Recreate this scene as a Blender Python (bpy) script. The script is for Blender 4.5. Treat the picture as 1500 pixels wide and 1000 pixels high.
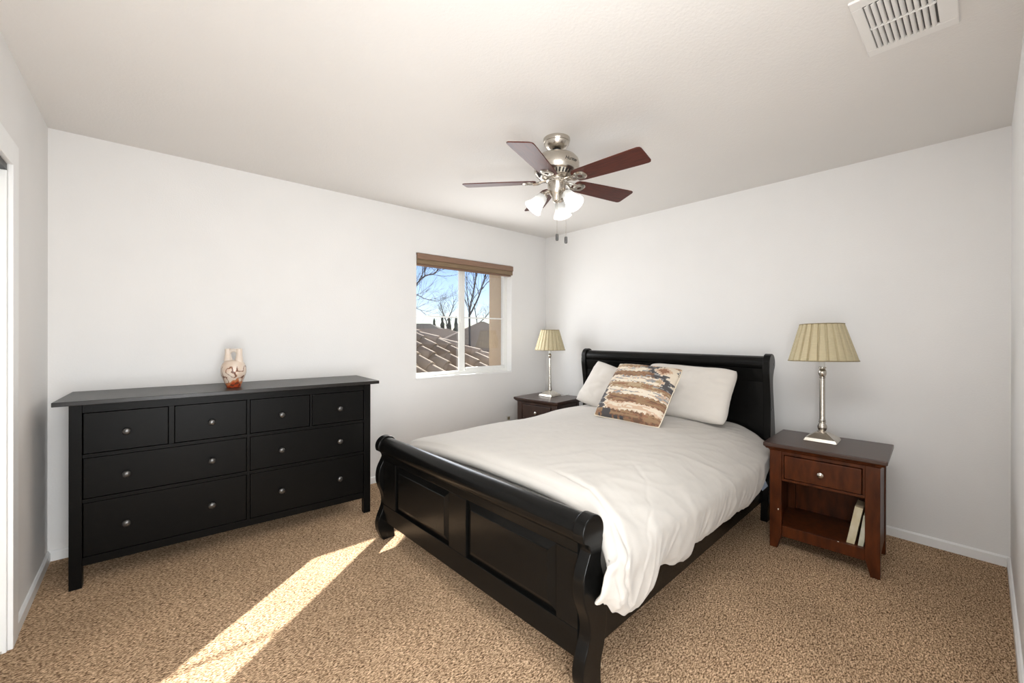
import bpy, bmesh, math, random
from mathutils import Vector, Matrix, noise
random.seed(7)
PI = math.pi
R = math.radians
S = bpy.context.scene
C = S.collection
for o in list(bpy.data.objects): bpy.data.objects.remove(o)

# ---------------------------------------------------------------- camera, world, light, exposure
cd = bpy.data.cameras.new('camera'); cam = bpy.data.objects.new('camera', cd); C.objects.link(cam)
YAW, ROLL = 0.7193, 0.0017
fw = Vector((math.sin(YAW), math.cos(YAW), -0.0007)).normalized()
rt = Vector((math.cos(YAW), -math.sin(YAW), 0)); up = rt.cross(fw)
r2 = rt*math.cos(ROLL)+up*math.sin(ROLL); u2 = -rt*math.sin(ROLL)+up*math.cos(ROLL)
m = Matrix((r2, u2, -fw)).transposed().to_4x4(); m.translation = Vector((-3.5778, -3.4721, 1.2799))
cam.matrix_world = m
cd.sensor_width = 36; cd.sensor_fit = 'HORIZONTAL'; cd.lens = 605.84/1500*36
cd.shift_x = 0.0; cd.shift_y = -9.25/1500; cd.clip_start = 0.02; cd.clip_end = 400
S.camera = cam

W = bpy.data.worlds.new('world'); S.world = W; W.use_nodes = True
nt = W.node_tree; nt.nodes.clear()
sky = nt.nodes.new('ShaderNodeTexSky'); sky.sky_type = 'NISHITA'; sky.sun_disc = False
sky.sun_elevation = R(30.1); sky.sun_rotation = R(51.4); sky.air_density = 1.0; sky.dust_density = 0.0; sky.ozone_density = 1.5; sky.altitude = 200
bg = nt.nodes.new('ShaderNodeBackground'); bg.inputs['Strength'].default_value = 0.14
wo = nt.nodes.new('ShaderNodeOutputWorld')
tint = nt.nodes.new('ShaderNodeMix'); tint.data_type = 'RGBA'; tint.blend_type = 'MULTIPLY'; tint.inputs[0].default_value = 1; tint.inputs[7].default_value = (0.88, 0.88, 1.08, 1)
nt.links.new(sky.outputs[0], tint.inputs[6]); nt.links.new(tint.outputs[2], bg.inputs[0]); nt.links.new(bg.outputs[0], wo.inputs[0])

def lamp(name, typ, loc, direc=None, energy=10, color=(1, 1, 1), **kw):
    l = bpy.data.lights.new(name, typ); o = bpy.data.objects.new(name, l); C.objects.link(o)
    l.energy = energy; l.color = color; o.location = loc
    for k, v in kw.items(): setattr(l, k, v)
    if direc is not None: o.rotation_euler = Vector(direc).to_track_quat('-Z', 'Y').to_euler()
    return o
EL = R(30.1)
lamp('sun', 'SUN', (8, 8, 8), (-0.782*math.cos(EL), -0.624*math.cos(EL), -math.sin(EL)), 24.0, (1.0, 0.965, 0.91), angle=R(0.6))
# daylight entering at the window, unseen fill lights added to brighten the room
lamp('window_daylight', 'AREA', (-1.13, -0.045, 1.43), (-0.1, -1, -0.05), 18, (0.96, 0.98, 1.0), shape='RECTANGLE', size=1.1, size_y=1.0)
lamp('doorway_fill', 'AREA', (-3.50, -3.80, 0.95), (0.85, 1, -0.14), 78, (0.95, 0.98, 1.0), shape='RECTANGLE', size=0.80, size_y=1.2)  # added soft fill behind the camera, no lamp known there
lamp('overhead_fill', 'AREA', (-2.65, -3.0, 2.42), (0.38, 0.25, -1), 33, (0.97, 0.985, 1.0), shape='DISK', size=1.1)  # added fill above the view, lifts the floor and headboard wall
vs = S.view_settings
vs.view_transform = 'Standard'; vs.look = 'None'; vs.gamma = 1; vs.use_curve_mapping = False; vs.exposure = 0.05

# ---------------------------------------------------------------- materials
def mat(name, col, rough=0.5, metal=0.0, spec=0.5, coat=0.0, noise_amt=0.0, nscale=20, bump=0.0, bscale=60, nstretch=(1, 1, 1), col2=None, sheen=0, coat_rough=0.1):
    mt = bpy.data.materials.new(name); mt.use_nodes = True; n = mt.node_tree; b = n.nodes['Principled BSDF']
    b.inputs['Base Color'].default_value = (*col, 1); b.inputs['Roughness'].default_value = rough
    b.inputs['Metallic'].default_value = metal; b.inputs['Specular IOR Level'].default_value = spec
    b.inputs['Coat Weight'].default_value = coat; b.inputs['Coat Roughness'].default_value = coat_rough
    if sheen: b.inputs['Sheen Weight'].default_value = sheen
    tc = n.nodes.new('ShaderNodeTexCoord'); mp = n.nodes.new('ShaderNodeMapping'); mp.inputs['Scale'].default_value = nstretch
    n.links.new(tc.outputs['Object'], mp.inputs[0])
    if noise_amt or col2:
        t = n.nodes.new('ShaderNodeTexNoise'); t.inputs['Scale'].default_value = nscale; t.inputs['Detail'].default_value = 5
        n.links.new(mp.outputs[0], t.inputs['Vector'])
        cr = n.nodes.new('ShaderNodeValToRGB'); cr.color_ramp.elements[0].position = 0.3; cr.color_ramp.elements[1].position = 0.7
        c2 = col2 if col2 else tuple(min(1, c*(1+noise_amt)) for c in col)
        c1 = col if col2 else tuple(c*(1-noise_amt) for c in col)
        cr.color_ramp.elements[0].color = (*c1, 1); cr.color_ramp.elements[1].color = (*c2, 1)
        n.links.new(t.outputs['Fac'], cr.inputs[0]); n.links.new(cr.outputs[0], b.inputs['Base Color'])
    if bump:
        t = n.nodes.new('ShaderNodeTexNoise'); t.inputs['Scale'].default_value = bscale; t.inputs['Detail'].default_value = 4
        n.links.new(mp.outputs[0], t.inputs['Vector'])
        bp = n.nodes.new('ShaderNodeBump'); bp.inputs['Strength'].default_value = bump; bp.inputs['Distance'].default_value = 0.005
        n.links.new(t.outputs['Fac'], bp.inputs['Height']); n.links.new(bp.outputs[0], b.inputs['Normal'])
    return mt
def attr_mat(name, rough=0.9, bump=0.0, bscale=400):
    mt = mat(name, (1, 1, 1), rough, bump=bump, bscale=bscale); n = mt.node_tree
    a = n.nodes.new('ShaderNodeAttribute'); a.attribute_name = 'pattern'
    n.links.new(a.outputs['Color'], n.nodes['Principled BSDF'].inputs['Base Color'])
    return mt

M = {}
M['wall'] = mat('wall_paint', (0.82, 0.808, 0.792), 0.75, spec=0.25, noise_amt=0.012, nscale=3, bump=0.16, bscale=110)
M['ceiling'] = mat('ceiling_paint', (0.79, 0.765, 0.735), 0.9, spec=0.1, noise_amt=0.01, nscale=2, bump=0.25, bscale=90)
M['trim'] = mat('trim_paint', (0.88, 0.88, 0.87), 0.35, noise_amt=0.01)
M['vinyl'] = mat('white_vinyl', (0.85, 0.85, 0.82), 0.35, noise_amt=0.01)
M['black'] = mat('black_lacquer', (0.0040, 0.0039, 0.0036), 0.23, spec=0.18, coat=0.0, noise_amt=0.25, nscale=8, nstretch=(1, 1, 8), bump=0.03, bscale=30, coat_rough=0.2)
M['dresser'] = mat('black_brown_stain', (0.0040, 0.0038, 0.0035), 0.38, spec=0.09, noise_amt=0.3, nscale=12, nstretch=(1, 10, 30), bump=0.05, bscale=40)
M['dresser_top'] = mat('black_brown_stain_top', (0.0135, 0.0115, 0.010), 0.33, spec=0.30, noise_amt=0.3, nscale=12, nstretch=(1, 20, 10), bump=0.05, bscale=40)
M['gap'] = mat('dark_recess', (0.004, 0.004, 0.004), 0.8, noise_amt=0.1)
M['duct'] = mat('duct_metal', (0.10, 0.095, 0.09), 0.7, noise_amt=0.1)
M['knob'] = mat('pewter_knob', (0.10, 0.098, 0.095), 0.32, metal=0.8, noise_amt=0.1)
M['nickel'] = mat('brushed_nickel', (0.56, 0.52, 0.46), 0.27, metal=1.0, noise_amt=0.08, nscale=60, nstretch=(1, 1, 20))
M['nickel_bright'] = mat('polished_nickel', (0.72, 0.68, 0.62), 0.18, metal=1.0, noise_amt=0.05, nscale=30)
M['cherry'] = mat('cherry_wood', (0.036, 0.0085, 0.0024), 0.34, spec=0.20, coat=0.05, nscale=10, nstretch=(3, 3, 0.8), col2=(0.095, 0.024, 0.006), bump=0.02, coat_rough=0.25)
M['cherry_top'] = mat('cherry_wood_top', (0.030, 0.012, 0.007), 0.36, coat=0.15, nscale=8, nstretch=(8, 0.8, 1), col2=(0.050, 0.020, 0.012), coat_rough=0.25)
M['walnut'] = mat('dark_walnut_wood', (0.026, 0.012, 0.008), 0.36, coat=0.2, nscale=10, nstretch=(3, 3, 0.8), col2=(0.045, 0.020, 0.013), coat_rough=0.25)
M['mahogany'] = mat('mahogany_blade', (0.045, 0.009, 0.005), 0.42, spec=0.35, coat=0.0, nscale=9, nstretch=(1.2, 14, 4), col2=(0.105, 0.021, 0.011), coat_rough=0.2)
M['blackmetal'] = mat('black_metal', (0.01, 0.01, 0.01), 0.4, noise_amt=0.1)
M['duvet'] = mat('ivory_cotton', (0.53, 0.50, 0.46), 0.92, spec=0.15, noise_amt=0.02, nscale=5, bump=0.10, bscale=220, sheen=0.15)
M['pillow'] = mat('cream_cotton', (0.63, 0.59, 0.54), 0.92, spec=0.15, noise_amt=0.02, nscale=5, bump=0.10, bscale=220, sheen=0.15)
M['piping'] = mat('cream_piping', (0.78, 0.70, 0.56), 0.85, noise_amt=0.05)
M['shade'] = mat('tan_silk_shade', (0.50, 0.43, 0.275), 0.75, noise_amt=0.05, nscale=30, nstretch=(1, 1, 6), bump=0.05, bscale=200)
M['shade_trim'] = mat('olive_shade_trim', (0.27, 0.22, 0.125), 0.8, noise_amt=0.05)
M['plastic'] = mat('white_plastic', (0.80, 0.79, 0.76), 0.4, noise_amt=0.01)
M['ventpaint'] = mat('vent_enamel', (0.83, 0.81, 0.78), 0.4, noise_amt=0.01)
M['blind'] = mat('tan_blind', (0.25, 0.15, 0.10), 0.5, noise_amt=0.12, nscale=14, nstretch=(0.6, 8, 8))
M['blind_low'] = mat('tan_blind_slat', (0.22, 0.15, 0.085), 0.5, noise_amt=0.12, nscale=14, nstretch=(0.6, 8, 8))
M['paper'] = mat('book_pages', (0.58, 0.46, 0.30), 0.9, noise_amt=0.1, nscale=80, nstretch=(1, 12, 1))
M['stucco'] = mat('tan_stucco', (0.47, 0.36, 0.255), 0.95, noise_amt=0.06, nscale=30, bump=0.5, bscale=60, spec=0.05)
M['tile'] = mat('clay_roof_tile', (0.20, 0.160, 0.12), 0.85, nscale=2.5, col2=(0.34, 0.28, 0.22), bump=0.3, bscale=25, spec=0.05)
M['cap'] = mat('pale_ridge_tile', (0.38, 0.31, 0.25), 0.9, noise_amt=0.12, nscale=4, spec=0.05)
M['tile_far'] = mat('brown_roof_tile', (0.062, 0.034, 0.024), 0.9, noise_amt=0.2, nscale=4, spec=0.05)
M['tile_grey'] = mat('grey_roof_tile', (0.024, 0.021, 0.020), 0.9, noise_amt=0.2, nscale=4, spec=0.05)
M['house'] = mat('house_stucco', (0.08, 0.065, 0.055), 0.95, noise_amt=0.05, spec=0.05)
M['bark'] = mat('bark', (0.085, 0.07, 0.07), 0.95, noise_amt=0.3, nscale=10, spec=0.05)
M['twig'] = mat('twig_bark', (0.10, 0.08, 0.065), 0.95, noise_amt=0.3, nscale=10, spec=0.05)
M['conifer'] = mat('dark_conifer', (0.02, 0.035, 0.018), 0.95, noise_amt=0.4, nscale=10, spec=0.05)
M['ground'] = mat('dry_ground', (0.04, 0.038, 0.03), 0.95, noise_amt=0.2, nscale=0.5, spec=0.05)
M['tag'] = mat('blue_grey_label', (0.42, 0.48, 0.58), 0.6, noise_amt=0.15, nscale=60)
M['chip'] = mat('chipped_paint', (0.75, 0.68, 0.58), 0.8, noise_amt=0.1)
M['mattress'] = mat('mattress_ticking', (0.6, 0.57, 0.52), 0.9, noise_amt=0.03)
M['throw'] = attr_mat('woven_throw', 0.95, bump=0.3, bscale=350)
M['vase'] = attr_mat('glazed_pottery', 0.35, bump=0.05, bscale=80)

def carpet():
    mt = bpy.data.materials.new('carpet'); mt.use_nodes = True; n = mt.node_tree; L = n.links; b = n.nodes['Principled BSDF']
    b.inputs['Roughness'].default_value = 1; b.inputs['Specular IOR Level'].default_value = 0.05
    tc = n.nodes.new('ShaderNodeTexCoord')
    mp = n.nodes.new('ShaderNodeMapping'); mp.inputs['Rotation'].default_value = (0, 0, R(-38)); mp.inputs['Scale'].default_value = (0.55, 1.25, 1)
    L.new(tc.outputs['Object'], mp.inputs[0])
    wv = n.nodes.new('ShaderNodeTexNoise'); wv.inputs['Scale'].default_value = 60; wv.inputs['Detail'].default_value = 2
    L.new(mp.outputs[0], wv.inputs['Vector'])
    mx = n.nodes.new('ShaderNodeVectorMath'); mx.operation = 'MULTIPLY_ADD'; mx.inputs[1].default_value = (0.012, 0.012, 0.012)
    L.new(wv.outputs['Color'], mx.inputs[0]); L.new(mp.outputs[0], mx.inputs[2])
    t1 = n.nodes.new('ShaderNodeTexNoise'); t1.inputs['Scale'].default_value = 165; t1.inputs['Detail'].default_value = 3; t1.inputs['Roughness'].default_value = 0.6
    L.new(mx.outputs[0], t1.inputs['Vector'])
    cr = n.nodes.new('ShaderNodeValToRGB'); e = cr.color_ramp.elements
    e[0].position = 0.36; e[0].color = (0.095, 0.050, 0.025, 1); e[1].position = 0.63; e[1].color = (0.80, 0.58, 0.38, 1)
    k = cr.color_ramp.elements.new(0.50); k.color = (0.42, 0.275, 0.165, 1)
    L.new(t1.outputs['Fac'], cr.inputs[0])
    t2 = n.nodes.new('ShaderNodeTexNoise'); t2.inputs['Scale'].default_value = 2.2; t2.inputs['Detail'].default_value = 3
    L.new(tc.outputs['Object'], t2.inputs['Vector'])
    mr = n.nodes.new('ShaderNodeMapRange'); mr.inputs[1].default_value = 0.3; mr.inputs[2].default_value = 0.7; mr.inputs[3].default_value = 0.88; mr.inputs[4].default_value = 1.1
    L.new(t2.outputs['Fac'], mr.inputs[0])
    mu = n.nodes.new('ShaderNodeVectorMath'); mu.operation = 'SCALE'; L.new(cr.outputs[0], mu.inputs[0]); L.new(mr.outputs[0], mu.inputs['Scale'])
    L.new(mu.outputs[0], b.inputs['Base Color'])
    bp = n.nodes.new('ShaderNodeBump'); bp.inputs['Strength'].default_value = 0.8; bp.inputs['Distance'].default_value = 0.01
    L.new(t1.outputs['Fac'], bp.inputs['Height']); L.new(bp.outputs[0], b.inputs['Normal'])
    return mt
M['carpet'] = carpet()

def glass_mat():
    mt = bpy.data.materials.new('window_glass'); mt.use_nodes = True; n = mt.node_tree; n.nodes.clear()
    t = n.nodes.new('ShaderNodeBsdfTransparent'); t.inputs[0].default_value = (0.96, 0.97, 0.97, 1)
    g = n.nodes.new('ShaderNodeBsdfGlossy'); g.inputs['Roughness'].default_value = 0.03
    fr = n.nodes.new('ShaderNodeTexNoise'); fr.inputs['Scale'].default_value = 2
    mr = n.nodes.new('ShaderNodeMapRange'); mr.inputs[3].default_value = 0.05; mr.inputs[4].default_value = 0.07
    x = n.nodes.new('ShaderNodeMixShader'); o = n.nodes.new('ShaderNodeOutputMaterial')
    n.links.new(fr.outputs['Fac'], mr.inputs[0]); n.links.new(mr.outputs[0], x.inputs[0])
    n.links.new(t.outputs[0], x.inputs[1]); n.links.new(g.outputs[0], x.inputs[2]); n.links.new(x.outputs[0], o.inputs[0])
    return mt
M['glass'] = glass_mat()
def frosted():
    mt = bpy.data.materials.new('frosted_glass'); mt.use_nodes = True; n = mt.node_tree; n.nodes.clear()
    t = n.nodes.new('ShaderNodeBsdfTransparent'); t.inputs[0].default_value = (1, 1, 1, 1)
    tr = n.nodes.new('ShaderNodeBsdfTranslucent'); tr.inputs[0].default_value = (0.60, 0.60, 0.59, 1)
    d = n.nodes.new('ShaderNodeBsdfDiffuse'); d.inputs[0].default_value = (0.68, 0.68, 0.67, 1)
    a = n.nodes.new('ShaderNodeMixShader'); a.inputs[0].default_value = 0.5
    c = n.nodes.new('ShaderNodeMixShader'); c.inputs[0].default_value = 0.82; o = n.nodes.new('ShaderNodeOutputMaterial')
    nz = n.nodes.new('ShaderNodeTexNoise'); nz.inputs['Scale'].default_value = 30
    bp = n.nodes.new('ShaderNodeBump'); bp.inputs['Strength'].default_value = 0.1; n.links.new(nz.outputs['Fac'], bp.inputs['Height']); n.links.new(bp.outputs[0], d.inputs['Normal'])
    n.links.new(d.outputs[0], a.inputs[1]); n.links.new(tr.outputs[0], a.inputs[2]); n.links.new(t.outputs[0], c.inputs[1]); n.links.new(a.outputs[0], c.inputs[2]); n.links.new(c.outputs[0], o.inputs[0])
    return mt
M['frosted'] = frosted()
def emis(name, col, s):
    mt = bpy.data.materials.new(name); mt.use_nodes = True; b = mt.node_tree.nodes['Principled BSDF']
    b.inputs['Emission Color'].default_value = (*col, 1); b.inputs['Emission Strength'].default_value = s; return mt
M['bulb'] = emis('lit_bulb', (1, 0.97, 0.92), 2.5)
M['mirror'] = mat('closet_mirror', (0.86, 0.87, 0.86), 0.04, metal=1.0, noise_amt=0.01)

# ---------------------------------------------------------------- geometry helpers
class MB:
    def __init__(s): s.b = bmesh.new()
    def box(s, x0, x1, y0, y1, z0, z1, mtx=None):
        v = [s.b.verts.new(Vector(p)) for p in ((x0, y0, z0), (x1, y0, z0), (x1, y1, z0), (x0, y1, z0), (x0, y0, z1), (x1, y0, z1), (x1, y1, z1), (x0, y1, z1))]
        if mtx is not None:
            for q in v: q.co = mtx @ q.co
        for f in ((0, 3, 2, 1), (4, 5, 6, 7), (0, 1, 5, 4), (1, 2, 6, 5), (2, 3, 7, 6), (3, 0, 4, 7)): s.b.faces.new([v[i] for i in f])
        return s
    def prism(s, pts, a0, a1, axis='y', mtx=None):
        def P(p, a):
            q = {'y': (p[0], a, p[1]), 'x': (a, p[0], p[1]), 'z': (p[0], p[1], a)}[axis]
            q = Vector(q); return mtx @ q if mtx is not None else q
        A = [s.b.verts.new(P(p, a0)) for p in pts]; B = [s.b.verts.new(P(p, a1)) for p in pts]; n = len(pts)
        s.b.faces.new(A[::-1]); s.b.faces.new(B)
        for i in range(n): s.b.faces.new((A[i], A[(i+1) % n], B[(i+1) % n], B[i]))
        return s
    def lathe(s, prof, seg=32, mtx=None, cap=True, rf=None):
        rings = []
        for (r, z) in prof:
            ring = []
            for k in range(seg):
                a = 2*PI*k/seg; rr = r*(rf(a, z) if rf else 1)
                p = Vector((rr*math.cos(a), rr*math.sin(a), z)); ring.append(s.b.verts.new(mtx @ p if mtx is not None else p))
            rings.append(ring)
        for A, B in zip(rings, rings[1:]):
            for k in range(seg): s.b.faces.new((A[k], A[(k+1) % seg], B[(k+1) % seg], B[k]))
        if cap: s.b.faces.new(rings[0][::-1]); s.b.faces.new(rings[-1])
        return s
    def tube(s, pts, r, seg=8, cap=True):
        pts = [Vector(p) for p in pts]; rad = r if isinstance(r, (list, tuple)) else [r]*len(pts); rings = []
        up0 = None
        for i, p in enumerate(pts):
            d = (pts[min(i+1, len(pts)-1)]-pts[max(i-1, 0)]).normalized()
            if up0 is None: up0 = Vector((0, 0, 1)) if abs(d.z) < 0.9 else Vector((1, 0, 0))
            a = (up0-d*up0.dot(d)).normalized(); b = d.cross(a); up0 = a
            rings.append([s.b.verts.new(p+(a*math.cos(2*PI*k/seg)+b*math.sin(2*PI*k/seg))*rad[i]) for k in range(seg)])
        for A, B in zip(rings, rings[1:]):
            for k in range(seg): s.b.faces.new((A[k], A[(k+1) % seg], B[(k+1) % seg], B[k]))
        if cap and seg > 2: s.b.faces.new(rings[0][::-1]); s.b.faces.new(rings[-1])
        return s
    def ball(s, c, r, sc=(1, 1, 1), seg=16, mtx=None):
        mm = Matrix.Translation(Vector(c)) @ Matrix.Diagonal((*[r*q for q in sc], 1))
        if mtx is not None: mm = mtx @ mm
        bmesh.ops.create_uvsphere(s.b, u_segments=seg, v_segments=max(6, seg//2), radius=1, matrix=mm); return s
    def make(s, name, mt, parent=None, smooth=None, bevel=0, bseg=2, kind=None):
        bmesh.ops.recalc_face_normals(s.b, faces=s.b.faces)
        me = bpy.data.meshes.new(name); s.b.to_mesh(me); s.b.free()
        return link(name, me, mt, parent, smooth, bevel, bseg, kind)
def link(name, me, mt, parent=None, smooth=None, bevel=0, bseg=2, kind=None):
    o = bpy.data.objects.new(name, me); C.objects.link(o)
    for q in (mt if isinstance(mt, (list, tuple)) else [mt]): me.materials.append(M[q] if isinstance(q, str) else q)
    if smooth is None or smooth:
        for p in me.polygons: p.use_smooth = True
        ang = 180 if smooth is True else 35
        if ang < 180:
            try: me.set_sharp_from_angle(angle=R(ang))
            except Exception: pass
    if bevel:
        bv = o.modifiers.new('bevel', 'BEVEL'); bv.width = bevel; bv.segments = bseg; bv.limit_method = 'ANGLE'; bv.angle_limit = R(40); bv.harden_normals = True
    if parent: o.parent = parent
    if kind: o['kind'] = kind
    return o
def thing(name, label, cat, loc=(0, 0, 0), rz=0, group=None):
    o = bpy.data.objects.new(name, None); C.objects.link(o); o.location = loc; o.rotation_euler = (0, 0, rz); o.empty_display_size = 0.1
    o['label'] = label; o['category'] = cat
    if group: o['group'] = group
    return o
def tag(o, label, cat, group=None):
    o['label'] = label; o['category'] = cat
    if group: o['group'] = group
    return o
def dup(o, **kw):
    c = o.copy(); C.objects.link(c)
    for k, v in kw.items(): setattr(c, k, v)
    return c
def smoothpoly(pts, n=6, closed=True):
    out = []; N = len(pts)
    rng = range(N) if closed else range(N-1)
    for i in rng:
        p0, p1, p2, p3 = (Vector(pts[(i+j-1) % N] if closed else pts[max(0, min(N-1, i+j-1))]) for j in range(4))
        for k in range(n):
            t = k/n
            out.append(tuple(0.5*((2*p1)+(-p0+p2)*t+(2*p0-5*p1+4*p2-p3)*t*t+(-p0+3*p1-3*p2+p3)*t**3)))
    if not closed: out.append(tuple(pts[-1]))
    return out

# ---------------------------------------------------------------- setting
LX, LY, H = -4.01, -3.57, 2.44
ST = 'structure'
MB().box(LX-1.0, 0.3, LY-1.4, 0.13, -0.05, 0).make('floor', 'carpet', kind=ST)
MB().box(LX-1.0, 0.3, LY-1.4, 0.38, H, H+0.1).make('ceiling', 'ceiling', kind=ST)
WX0, WX1, WZ0, WZ1 = -1.72, -0.541, 0.875, 2.045
b = MB()
b.box(LX-0.9, WX0, 0, 0.13, 0, H).box(WX1, 0.13, 0, 0.13, 0, H).box(WX0, WX1, 0, 0.13, 0, WZ0).box(WX0, WX1, 0, 0.13, WZ1, H)
b.make('wall_back', 'wall', kind=ST, smooth=False)
MB().box(0, 0.13, LY-0.13, 0, 0, H).make('wall_right', 'wall', kind=ST, smooth=False)
# front wall with the doorway the photographer stands in
DX0, DX1 = -3.95, -3.10
b = MB(); b.box(DX1, 0, LY-0.13, LY, 0, H).box(DX0, DX1, LY-0.13, LY, 2.04, H).box(LX-0.9, DX0, LY-0.13, LY, 0, H)
b.make('wall_front', 'wall', kind=ST, smooth=False)
b = MB(); b.box(LX-1.0, 0.0, LY-1.35, LY-1.22, 0, H); b.box(LX-1.0, LX-0.9, LY-1.22, LY-0.13, 0, H); b.box(-1.7, -1.6, LY-1.22, LY-0.13, 0, H)
b.make('wall_hallway', 'wall', kind=ST, smooth=False)
CY0, CY1, CZ = -2.75, -0.875, 1.965
b = MB(); b.box(LX-0.13, LX, CY1, 0, 0, H).box(LX-0.13, LX, CY0, CY1, CZ, H).box(LX-0.13, LX, LY, CY0, 0, H)
b.make('wall_left', 'wall', kind=ST, smooth=False)
MB().box(LX-0.9, LX-0.8, LY, 0, 0, H).make('wall_closet', 'wall', kind=ST, smooth=False)
# baseboards
BH, BT = 0.057, 0.013
def bbprof(t=BT, h=BH): return [(0, 0), (t, 0), (t, h-0.008), (t*0.45, h), (0, h)]
def bbx(name, y, sgn, x0, x1):
    MB().prism([(y+sgn*a, z) for a, z in bbprof()], x0, x1, 'x').make(name, 'trim', kind=ST, smooth=False)
def bby(name, x, sgn, y0, y1):
    MB().prism([(x+sgn*a, z) for a, z in bbprof()], y0, y1, 'y').make(name, 'trim', kind=ST, smooth=False)
bbx('baseboard_back', 0, -1, LX, 0); bby('baseboard_right', 0, -1, LY, 0)
bbx('baseboard_front', LY, 1, DX1+0.07, 0); bby('baseboard_left', LX, 1, -0.786, 0)
# closet casing and sliding doors
b = MB(); b.box(LX, LX+0.016, CY1, CY1+0.09, 0, CZ+0.10).box(LX, LX+0.016, CY0-0.09, CY1, CZ, CZ+0.10).box(LX, LX+0.016, CY0-0.09, CY0, 0, CZ)
b.box(LX-0.13, LX, CY1-0.012, CY1, 0, CZ-0.026).box(LX-0.13, LX, CY0, CY0+0.012, 0, CZ)
b.make('trim_1', 'trim', kind=ST, bevel=0.003, smooth=False)
tr = MB().box(LX-0.10, LX-0.001, CY0+0.012, CY1-0.002, CZ-0.026, CZ).make('trim_2', 'blackmetal', kind=ST, smooth=False)
tr = MB().box(LX-0.10, LX-0.012, CY0+0.012, CY1-0.012, 0, 0.012).make('trim_3', 'nickel', kind=ST, smooth=False)
for i, (x, y0, y1) in enumerate(((LX-0.045, -1.82, CY1-0.014), (LX-0.085, CY0+0.014, -1.70))):
    d = bpy.data.objects.new('door_%d' % (i+1), None); C.objects.link(d); d['kind'] = ST
    MB().box(x-0.012, x+0.010, y0+0.03, y1-0.03, 0.05, CZ-0.07).make('door_panel', 'trim', d, smooth=False)
    b = MB(); b.box(x-0.016, x+0.016, y0, y0+0.035, 0.015, CZ-0.035).box(x-0.016, x+0.016, y1-0.035, y1, 0.015, CZ-0.035).box(x-0.016, x+0.016, y0+0.035, y1-0.035, 0.015, 0.06).box(x-0.016, x+0.016, y0+0.035, y1-0.035, CZ-0.08, CZ-0.035)
    b.make('door_frame', 'vinyl', d, bevel=0.003, smooth=False)
# entry door casing
b = MB(); b.box(DX1, DX1+0.06, LY, LY+0.014, 0, 2.10).box(DX0+0.0, DX1, LY, LY+0.014, 2.04, 2.10)
b.make('trim_4', 'trim', kind=ST, smooth=False, bevel=0.003)

# window
w = bpy.data.objects.new('window_1', None); C.objects.link(w); w['kind'] = ST
FY0, FY1, FT = 0.075, 0.135, 0.045
b = MB(); b.box(WX0, WX0+0.018, FY0, FY1, WZ0, WZ1).box(WX1-FT, WX1, FY0, FY1, WZ0, WZ1).box(WX0+0.018, WX1-FT, FY0, FY1, WZ0, WZ0+0.035).box(WX0+0.018, WX1-FT, FY0, FY1, WZ1-0.04, WZ1)
b.make('window_frame', 'vinyl', w, bevel=0.002, smooth=False)
MX = -1.14
b = MB(); b.box(MX-0.045, MX, FY0+0.012, FY0+0.03, WZ0+0.03, WZ1-0.03).box(MX-0.01, MX+0.04, FY0+0.032, FY0+0.052, WZ0+0.03, WZ1-0.03)
b.box(MX+0.04, WX1-FT, FY0+0.006, FY0+0.03, WZ0+0.035, WZ0+0.065).box(MX-0.035, MX-0.005, FY0, FY0+0.012, 1.40, 1.46)
b.make('window_sash', 'vinyl', w, bevel=0.002, smooth=False)
b = MB(); b.box(WX0+0.018, MX-0.045, 0.105, 0.111, 1.452, 1.466).box(MX+0.04, WX1-FT, 0.105, 0.111, 1.452, 1.466)
b.make('grid_bar', 'vinyl', w, smooth=False)
MB().box(WX0+0.018, MX, 0.112, 0.115, WZ0+0.03, WZ1-0.03).box(MX, WX1-FT, 0.112, 0.115, WZ0+0.03, WZ1-0.03).make('window_pane', 'glass', w, smooth=False)
MB().box(WX0, WX1, -0.004, FY0, WZ0-0.012, WZ0+0.004).make('window_sill', 'trim', w, bevel=0.002, smooth=False)
b = MB(); b.box(WX1-0.004, WX1, 0.002, FY0, WZ0, WZ1-0.02).box(WX0, WX0+0.004, 0.002, FY0, WZ0, WZ1-0.02)
b.make('window_jamb', 'trim', w, smooth=False)
# stucco return outside, beside the window
MB().box(WX1-0.006, -0.2, 0.131, 0.40, -2.6, 3.2).make('wall_outside', 'stucco', kind=ST, smooth=False)

# window blind
bl = thing('window_blind', 'tan wooden window blind raised to the top under a valance', 'blind', (-1.13, 0, 1.93))
MB().box(-0.587, 0.592, -0.022, -0.012, 0.055, 0.108).make('valance', 'blind', bl, bevel=0.002)
MB().box(-0.587, 0.592, -0.0105, -0.003, 0.012, 0.056).box(0.584, 0.592, -0.012, 0.0, 0.012, 0.108).make('valance_lower_band', 'blind_low', bl, bevel=0.002)
MB().box(-0.585, 0.585, 0.006, 0.06, 0.068, 0.108).make('headrail', 'blind', bl)
for k in range(9):
    o = MB().box(-0.585, 0.585, 0.008, 0.057, 0.018+k*0.0052, 0.0212+k*0.0052).make('slat', 'blind_low', bl) if k == 0 else dup(o, location=(0, 0, k*0.0052))
MB().box(-0.585, 0.585, 0.008, 0.057, 0.0, 0.014).make('bottom_rail', 'blind', bl, bevel=0.002)

# wall outlet
ol = thing('wall_outlet', 'white wall outlet low under the window beside the far nightstand', 'outlet', (-0.59, 0, 0.335))
MB().box(-0.036, 0.036, -0.006, 0, -0.058, 0.058).make('cover_plate', 'plastic', ol, bevel=0.002)
b = MB(); b.box(-0.017, 0.017, -0.009, -0.006, 0.008, 0.040).box(-0.017, 0.017, -0.009, -0.006, -0.040, -0.008)
b.make('socket', 'shade_trim', ol, bevel=0.002)

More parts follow.
